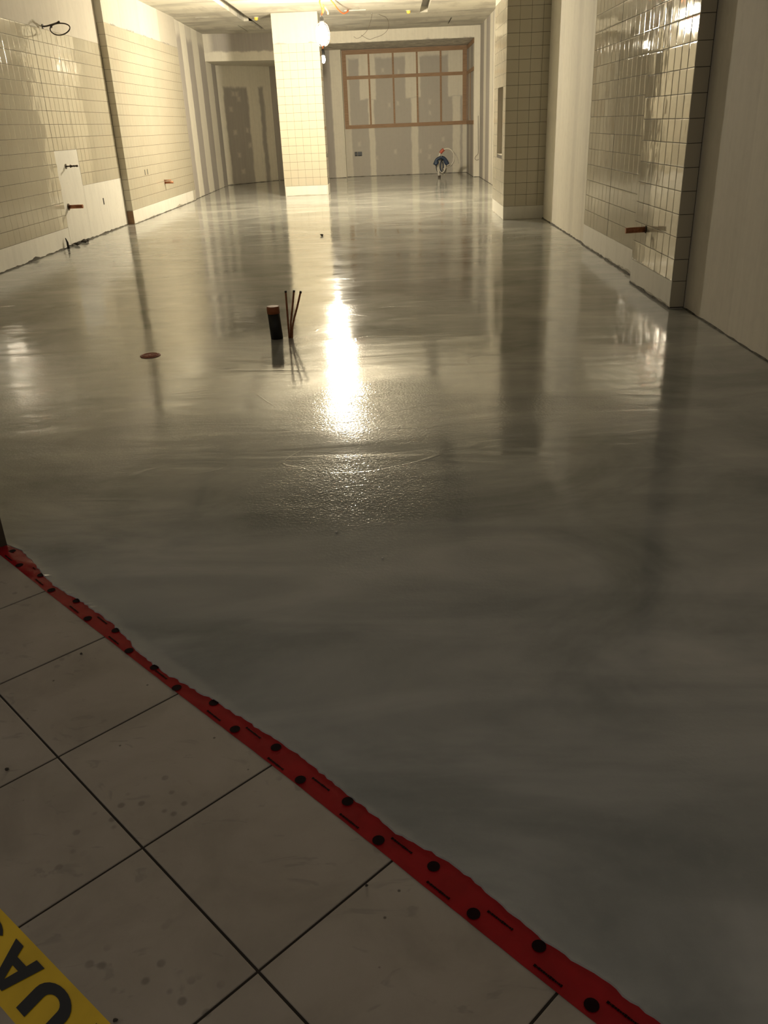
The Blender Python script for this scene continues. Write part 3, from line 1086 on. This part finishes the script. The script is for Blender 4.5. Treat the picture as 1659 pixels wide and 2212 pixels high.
DOT, BAR = disc_mesh(0.0165), bar_mesh()
k = 0
t = -3.63
while t < 0.6:
    upper = (k % 2 == 0)
    s = (1.108 if upper else 1.071) - (0.014 if t < -2.1 else 0) * (1 if upper else .8)
    s_bar = 1.0625 if upper else 1.100
    if t < -2.6:
        s_bar -= 0.008
    z = CORR + 0.0046
    for (nm, me, tt, ss) in (('printed_dot', DOT, t, s), ('printed_line', BAR, t + 0.055, s_bar)):
        if ss + (0.012 if nm == 'printed_dot' else 0.003) > edge_s(tt) + 0.004 and nm == 'printed_line':
            continue
        o = bpy.data.objects.new(nm, me)
        col.objects.link(o)
        o.parent = red
        o.location = ts(tt, min(ss, edge_s(tt) - 0.006), z) - red.location
        o.rotation_euler = (0, 0, -math.pi / 4)
    t += 0.1617
    k += 1

# ------------------------------------------------------------------ yellow barrier tape strung low in front of the entrance
A0 = on(0, 1962, 2, 0.665)
A1 = on(240, 2212, 2, 0.655)
B0 = on(0, 2147, 2, 0.60)
dirT = (A1 - A0).normalized()
toCam = (EYE - (A0 + A1) / 2).normalized()
wdir = dirT.cross(toCam).normalized()
if (B0 - A0).dot(wdir) < 0:
    wdir = -wdir
nrmT = wdir.cross(dirT)
if nrmT.dot(toCam) < 0:
    nrmT = -nrmT
TW = 0.076
yel = empty('caution_tape', A0, 'yellow barrier tape with bold black letters strung over stone tiles', 'tape')


def tp(a, w, lift=0.0):
    """a along the tape, w across it from the upper edge; slight sag and ripple"""
    rip = 0.004 * math.sin(a * 9.0) * (w / TW - .5) - 0.018 * (a * a) * 0.4
    return dirT * a + wdir * w + nrmT * (rip + lift) + Vector((0, 0, 0))


bm = bmesh.new()
prev = None
for i in range(61):
    a = -0.9 + i * 0.035
    r_ = [bm.verts.new(tp(a, TW * k / 3)) for k in range(4)]
    if prev:
        for k in range(3):
            bm.faces.new((prev[k], r_[k], r_[k + 1], prev[k + 1]))
    prev = r_
from_bm('tape_film', bm, M['tape_yellow'], yel, smooth=True)
# letters as polygons in a unit box (x along the word, y up), the word seen from its back
LET = {
    'A': [[(0, 0), (.27, 0), (.34, .26), (.66, .26), (.73, 0), (1, 0), (.66, 1), (.34, 1)], [(.40, .46), (.60, .46), (.5, .80)]],
    'U': None, 'C': None,
    'T': [[(.36, 0), (.64, 0), (.64, .76), (1, .76), (1, 1), (0, 1), (0, .76), (.36, .76)], None],
}


def arc(cx, cy, rx, ry, d0, d1, n=12):
    return [(cx + rx * math.cos(math.radians(d0 + (d1 - d0) * i / n)), cy + ry * math.sin(math.radians(d0 + (d1 - d0) * i / n))) for i in range(n + 1)]


LET['U'] = [[(0, 1)] + arc(.5, .42, .5, .42, 180, 360) + [(1, 1), (.72, 1)] + arc(.5, .43, .22, .2, 360, 180) + [(.28, 1)], None]
LET['C'] = [arc(.5, .5, .5, .5, 40, 320, 18) + arc(.5, .5, .23, .24, 320, 40, 14), None]


def letter(ch, a_mid, length=0.074, height=0.053, top=0.011):
    outer, hole = LET[ch]
    bm = bmesh.new()

    def add(poly):
        vv = []
        for (x, y) in poly:
            a = a_mid + (x - .5) * length
            w = top + (1 - (1 - y)) * height      # letter feet lie towards the upper edge
            vv.append(bm.verts.new(tp(a, w, 0.0012)))
        es = [bm.edges.new((vv[i], vv[(i + 1) % len(vv)])) for i in range(len(vv))]
        return es
    es = add(outer)
    if hole:
        es += add(hole)
    bmesh.ops.triangle_fill(bm, use_beauty=True, use_dissolve=False, edges=es)
    from_bm('letter_' + ch.lower(), bm, M['tape_black'], yel)


la = [('C', 0.014), ('A', 0.100), ('U', 0.186), ('T', 0.270)]
for ch, a in la:
    letter(ch, a)

# ------------------------------------------------------------------ pipes and stubs standing in the floor
base = fl(596, 731)
st = empty('drain_riser', (base.x, base.y, 0), 'black drain riser with an orange cap standing in wet concrete', 'pipe')
bm = bmesh.new()
tube_bm(bm, [(0.012, 0, -0.02), (0, 0, 0.225)], 0.054, 24)
o = from_bm('pipe', bm, M['black_plastic'], st)
for p in o.data.polygons:
    p.use_smooth = len(p.vertices) == 4
bm = bmesh.new()
tube_bm(bm, [(0, 0, 0.222), (-.001, 0, 0.276), (-.001, 0, 0.284)], [0.0565, 0.0565, 0.050], 24)
o = from_bm('cap', bm, M['orange_plastic'], st)
for p in o.data.polygons:
    p.use_smooth = len(p.vertices) == 4
tb = fl(628, 730)
for nm, (tx, ty), dx, lab in (('a', (617, 629), -0.012, 'thin copper tube bent away on the drain riser side of three'), ('b', (635, 628), 0.0, 'thin copper tube standing in the middle of three'),
                              ('c', (649.5, 630), 0.012, 'thin copper tube splayed out on the far side of three from the riser')):
    top = on(tx, ty, 1, tb.y + dx)
    bt = Vector((tb.x + dx, tb.y + (0.012 if nm == 'b' else 0.0), 0))
    root = empty('copper_tube', bt, lab, 'pipe', 'three copper tubes rising from the floor')
    d = top - bt
    mid = d * 0.30 + Vector((-(d.x) * 0.14, 0, 0))
    tube('tube', spline([(0, 0, -0.01), mid, d * 0.65 + Vector((-(d.x) * .06, 0, 0)), d], 5), 0.0085, M['copper'], root, 10)
    dn = (d * 0.35).normalized()
    tube('tube_end', [d - dn * 0.012, d + dn * 0.006], 0.0102, M['cable_dark'], root, 10)
dc = fl(325, 768.5)
cv = empty('drain_cover', (dc.x, dc.y, 0), 'round dusty red drain cover set in grey concrete', 'drain cover')
bm = bmesh.new()
tube_bm(bm, [(0, 0, -.004), (0, 0, 0.005), (0, 0, 0.0075)], [0.085, 0.085, 0.079], 28)
from_bm('plate', bm, M['red_plastic'], cv)
bm = bmesh.new()
bm_box(bm, (-.05, -.006, .0072), (.05, .006, .0105))
bm_box(bm, (-.006, -.04, .0072), (.006, .04, .0103))
from_bm('cross_rib', bm, M['cable_red'], cv)
bm = bmesh.new()
tube_bm(bm, [(0.062 * math.cos(i * math.pi / 12), 0.062 * math.sin(i * math.pi / 12), 0.008) for i in range(24)], 0.004, 6, closed=True)
from_bm('ring', bm, M['cable_red'], cv)


# ------------------------------------------------------------------ pipe stubs out of the walls
def stub(name, label, wall_pt, direction, length, r, mat, plate_r, plate_mat, cat='pipe', group=None, rings=()):
    root = empty(name, wall_pt, label, cat, group)
    d = Vector(direction).normalized()
    tube('pipe', [d * -.004, d * length], r, mat, root, 14)
    if plate_r:
        tube('wall_flange', [d * 0.0015, d * 0.010], plate_r, plate_mat, root, 14)
    for (a, rr, ln_) in rings:
        tube('collar', [d * a, d * (a + ln_)], rr, mat, root, 12)
    return root


pv = on(142, 359.5, 0, XL)
stub('valve_stub', 'dark brass valve stub out of the white board beneath the tiles', pv, (1, .03, .0), 0.205, 0.011, M['brass'], 0.040, M['brass'], 'valve', None, [(0.075, 0.026, 0.012), (0.092, 0.016, 0.02), (0.135, 0.017, 0.012), (0.17, 0.016, 0.034)])
pc = on(148, 447, 0, XL)
s1 = stub('copper_stub', 'thick brown copper stub out of the white board below the brass valve', pc, (1, .03, 0), 0.245, 0.031, M['copper'], 0.055, M['brass'])
pr = on(1395, 495.5, 0, XP)
stub('copper_stub', 'brown copper stub out of the glazed strip opposite the brass valve', pr, (-1, .05, -.03), 0.205, 0.029, M['copper'], 0.038, M['brass'])
pf = on(356, 394.5, 0, XF)
stub('copper_stub', 'short orange copper stub out of the proud tiled wall', pf, (1, .03, 0), 0.20, 0.026, M['copper'], 0.036, M['copper'])
pf2 = on(354.5, 389.5, 0, XF)
stub('copper_stub', 'pencil-thin copper stub just above a thicker one on the proud tiled wall', pf2, (1, .03, 0), 0.165, 0.011, M['copper'], 0, None)

# ------------------------------------------------------------------ black cable looped out of the left wall
pw = on(92, 57, 0, XL)
cb = empty('cable_loop', pw, 'dark cable coiled in one ring sticking out of the plaster above the tiles', 'cable')


def wy(u, v, y=None):
    return on(u, v, 1, y if y is not None else pw.y) - pw


tube('cable', spline([(-.004, 0, 0), wy(100, 56.5), wy(112, 53), wy(121, 50), wy(129, 47)], 6), 0.011, M['cable_dark'], cb, 8)
cen = wy(130, 63)
sx_, sz_ = (wy(151.5, 62) - wy(108.5, 62)).length / 2, (wy(130, 75.5) - wy(130, 50.5)).length / 2
tube('cable_ring', [cen + Vector((math.cos(i * math.pi / 18) * sx_, 0.03 * math.sin(i * math.pi / 9), math.sin(i * math.pi / 18) * sz_ + .01 * math.cos(i * math.pi / 18))) for i in range(36)], 0.0095, M['cable_dark'], cb, 8, closed=True)
tube('cable_end', [wy(121, 51), wy(128, 46.5), wy(127, 49)], 0.014, M['cable_dark'], cb, 8)
tube('cable_tie', [wy(109, 56), wy(112, 59.5)], 0.017, M['cable_dark'], cb, 8)
tube('wall_flange', [(0.001, 0, 0), (0.012, 0, 0)], 0.035, M['cable_dark'], cb, 12)

# ------------------------------------------------------------------ cable bundle rising from the floor at the alcove
bp = fl(949, 383.5)
YB = bp.y
cbun = empty('cable_bundle', (bp.x, bp.y, 0), 'pale conduit with looped grey and blue cables rising at the alcove', 'cables')


def by(u, v, dy=0.0):
    return on(u, v, 1, YB + dy) - cbun.location


tube('conduit', spline([by(949.5, 384), by(947.5, 372), by(947, 355), by(948.5, 340), by(951, 331)], 6), 0.036, M['conduit'], cbun, 10)
tube('red_sleeve', spline([by(951.5, 331), by(954, 327), by(958.5, 322.5)], 4), 0.052, M['cable_red'], cbun, 10)
tube('conduit_foot', [by(949.5, 388), by(949, 379)], 0.045, M['cable_dark'], cbun, 10)
tube('grey_cable', spline([by(957, 324), by(964, 321.5), by(972, 322.5), by(979, 330), by(981, 340), by(979, 350), by(972, 358), by(964, 362), by(958, 366)], 6), 0.030, M['cable_grey'], cbun, 8)
tube('grey_cable', spline([by(957, 324, .05), by(966, 320.5, .05), by(976, 325, .05), by(984, 333, .05), by(989, 344, .05), by(991, 353, .05)], 6), 0.016, M['cable_grey'], cbun, 8)
tube('dark_cable', spline([by(965, 321, .12), by(975, 323, .12), by(980.5, 335, .12), by(981, 346, .12), by(975, 358, .12)], 6), 0.011, M['cable_dark'], cbun, 8)
for i, (cx_, cy_, rx_, ry_, mt) in enumerate(((955, 357, 7.5, 16, 'cable_grey'), (957, 359, 6, 14, 'cable_blue'), (953, 361, 8.5, 15, 'cable_grey'), (959, 360, 5, 18, 'cable_grey'), (950, 358, 7.5, 16, 'cable_blue'))):
    pts_ = [by(cx_ + rx_ * math.cos(k * math.pi / 12), cy_ + ry_ * math.sin(k * math.pi / 12), -.06 + .05 * i) for k in range(24)]
    tube('cable_coil', pts_, 0.019, M[mt], cbun, 6, closed=True)
for (pp, r_) in (([(938.5, 356), (943, 346), (948, 342), (953, 340)], .05), ([(953, 340), (959, 342), (964, 348), (967.5, 355)], .055), ([(939, 355), (943, 352), (944, 348)], .06), ([(961, 346), (964, 352), (966, 354)], .06)):
    tube('blue_wrap', spline([by(u_, v_, -.15) for u_, v_ in pp], 5), r_, M['cable_blue'], cbun, 8)

# wall boxes at the back
for (x, wdt, lab, mt) in ((-1.325, 0.10, 'narrow dark outlet box cut into the alcove drywall', 'box_dark'), (-1.19, 0.15, 'wider blue-grey outlet box cut into the alcove drywall', 'box_blue')):
    ob = empty('outlet_box', (x, 32.0, 0.745), lab, 'outlet')
    box('box_rim', (-wdt / 2, -0.008, -.07), (wdt / 2, -0.0005, .07), M[mt], ob)
    box('device', (-wdt / 4, -0.016, -.045), (wdt / 4, -0.0085, .045), M['box_blue'], ob)
    box('opening', (-wdt / 2 + .008, -0.011, -.066), (wdt / 3, -0.0085, -.048), M['slot_black'], ob)


# ------------------------------------------------------------------ hanging work lamps
def lamp(name, label, loc, mat, w, hgt, cage=True):
    root = empty(name, (loc.x, loc.y, CEIL), label, 'lamp')
    z = loc.z - CEIL
    bm = bmesh.new()
    n = 12
    prof = []
    for i in range(n + 1):
        a = math.pi * i / n
        r_ = max(0.002, w * math.sin(a) ** 0.8)
        prof.append((r_, z - hgt * math.cos(a)))
    tube_bm(bm, [(0, 0, q[1]) for q in prof], [q[0] for q in prof], 20)
    o = from_bm('bulb', bm, mat, root)
    o.data.shade_smooth()
    zt = z + hgt
    tube('socket', [(0, 0, zt - .01), (0, 0, zt + .06), (0, 0, zt + .14), (0, 0, zt + .16)], [0.045, 0.05, 0.04, 0.02], M['black_plastic'], root, 14)
    tube('cord', spline([(0, 0, zt + .155), (0.02, 0, zt + .28), (-.02, 0, min(-.2, zt + .40)), (0, 0, -.001)], 6), 0.013, M['orange_cord'], root, 8)
    tube('ceiling_hook', [(0, 0, -.03), (0, 0, -.001)], 0.03, M['steel'], root, 10)
    if cage:
        for k in range(6):
            a = k * math.pi / 3
            pts_ = [(math.cos(a) * 0.05, math.sin(a) * 0.05, zt + .02)]
            for i in range(1, 9):
                b2 = math.pi * i / 9
                pts_.append((math.cos(a) * (w + .03) * math.sin(b2) ** .8, math.sin(a) * (w + .03) * math.sin(b2) ** .8, z + (hgt + .03) * math.cos(b2)))
            tube('guard_wire', spline(pts_, 3), 0.0035, M['orange_cord'], root, 5)
    return root, zt


d = ray(697, 75)
L1 = EYE + d * (20.6 / d.y)
work, zt1 = lamp('work_lamp', 'blazing caged work lamp on an orange cord before the tiled column', L1, M['bulb'], 0.12, 0.20)
d = ray(698.5, 128)
L2 = EYE + d * (26.6 / d.y)
lamp('work_lamp', 'small bare bulb on a cord glowing just behind the tiled column', L2, M['bulb2'], 0.055, 0.10, cage=False)

# orange cords looping over the ceiling by the lamp
oc = work


def oy(u, v, y):
    return on(u, v, 1, y) - oc.location


tube('cord', spline([(0.02, 0, zt1 + .2), oy(699, 20, 21.35), oy(692, 9, 21.4), oy(690, 3, 21.4), oy(696, -3, 21.4), oy(703, -1, 21.4), oy(712, -2, 21.6), oy(721, 8, 22.0), oy(730, 20, 22.6), oy(742, 29, 23.2), oy(752, 24, 23.6), Vector((-1.05, 24.2, CEIL - .004)) - oc.location], 6), 0.016, M['orange_cord'], oc, 8)
tube('cord', spline([oy(697, 10, 21.3), oy(704, 18, 21.3), oy(709, 28, 21.3), oy(707, 30, 21.3)], 6), 0.018, M['orange_cord'], oc, 8)
# thin wires drooping from the ceiling in front of the alcove
for i, (pp, lab, y0) in enumerate((([(803, 28), (803, 36), (795, 62), (784, 76), (772, 83), (764, 79)], 'thin brown wire drooping from the ceiling and ending by the fascia', 27.0),
                                   ([(818, 31), (836, 40), (839, 60), (828, 74), (808, 82), (797, 85), (780, 76)], 'longer thin brown wire swagged across the fascia', 27.0))):
    top = on(pp[0][0], pp[0][1], 2, CEIL - .003)
    wr = empty('hanging_wire', top, lab, 'wire')
    tube('wire', spline([Vector((0, 0, 0))] + [on(u, v, 1, top.y) - top for u, v in pp[1:]], 5), 0.0045, M['brass'], wr, 6)
    tube('ceiling_clip', [(0, 0, -.02), (0, 0, .002)], 0.02, M['steel'], wr, 8)
hw = on(1026, 347, 1, 29.19)
wr = empty('hanging_wire', hw, 'fine looped wire hanging at the alcove jamb', 'wire')
tube('wire', spline([on(u, v, 1, 29.18) - hw for u, v in ((1033, 250), (1033, 300), (1033, 330), (1028, 337), (1026, 343), (1030, 346), (1034, 344))], 5), 0.005, M['cable_dark'], wr, 6)
for (u, v, lab) in ((882.5, 22.5, 'yellow cap on the ceiling beside the long pale-ended slot'), (553, 37, 'orange-yellow cap on the ceiling near the column head')):
    q = on(u, v, 2, CEIL)
    cp = empty('sprinkler_cap', q, lab, 'cap')
    tube('cap', [(0, 0, -.001), (0, 0, -.05), (0, 0, -.075)], [0.055, 0.05, 0.025], M['yellow_cap'], cp, 14)
    tube('flange', [(0, 0, -.0005), (0, 0, -.008)], 0.075, M['white_plastic'], cp, 16)


# ------------------------------------------------------------------ crumbs of mortar, dark debris
def chunk(name, p, r, label, cat, mat, seed, flat=0.6):
    rnd = random.Random(seed)
    bm = bmesh.new()
    bmesh.ops.create_icosphere(bm, subdivisions=2, radius=r)
    for v_ in bm.verts:
        k_ = rnd.uniform(.65, 1.2)
        v_.co = Vector((v_.co.x * k_, v_.co.y * k_, v_.co.z * k_ * flat))
    mz = min(v_.co.z for v_ in bm.verts)
    for v_ in bm.verts:
        v_.co.z -= mz
    o = from_bm(name, bm, mat)
    o.location = p
    return tag(o, label, cat)


q = on(161, 529, 2, 0)
for i, (u, v, r_, lab) in enumerate(((158, 531, .045, 'dark broken mortar lump beside an upright black rod'), (166, 525, .055, 'largest dark mortar lump under the copper stub board'), (171, 523, .04, 'dark crumb beside the largest mortar lump'))):
    q = on(u, v, 2, 0)
    chunk('mortar_lump', (max(q.x, XL + .07), q.y, 0), r_, lab, 'debris', M['debris'], 70 + i)
q = on(148, 537, 2, 0)
sk = empty('dark_rod', (max(q.x, XL + .05), q.y, 0), 'short black rod stuck upright at the foot of the white board', 'rod')
tube('rod', [(0, 0, -.01), (0, 0, .10), (-.02, 0, .17)], [.022, .018, .008], M['dark_iron'], sk, 8)
for i, (u, v, r_, z, lab) in enumerate(((16, 1664, .0065, CORR, 'black crumb on a stone tile far from both tapes'), (250, 2206, .005, CORR, 'black crumb beside the yellow barrier tape'), (792, 1914, .004, CORR, 'tiny dark crumb on a stone tile near the red tape'),
                                        (176, 1414, .005, CORR, 'dark crumb on the tile near the tape and jamb'), (727, 1151, .008, 0, 'pale bead of mortar on the smooth floor'), (826, 1207, .006, 0, 'small pale fleck of mortar on the smooth floor'), (695, 510, .03, 0, 'dark fleck on the floor before the tiled column'))):
    q = on(u, v, 2, z)
    chunk('crumb', (q.x, q.y, z + (0.001 if z else 0)), r_, lab, 'debris', M['debris'] if i not in (4, 5) else M['board'], 90 + i)
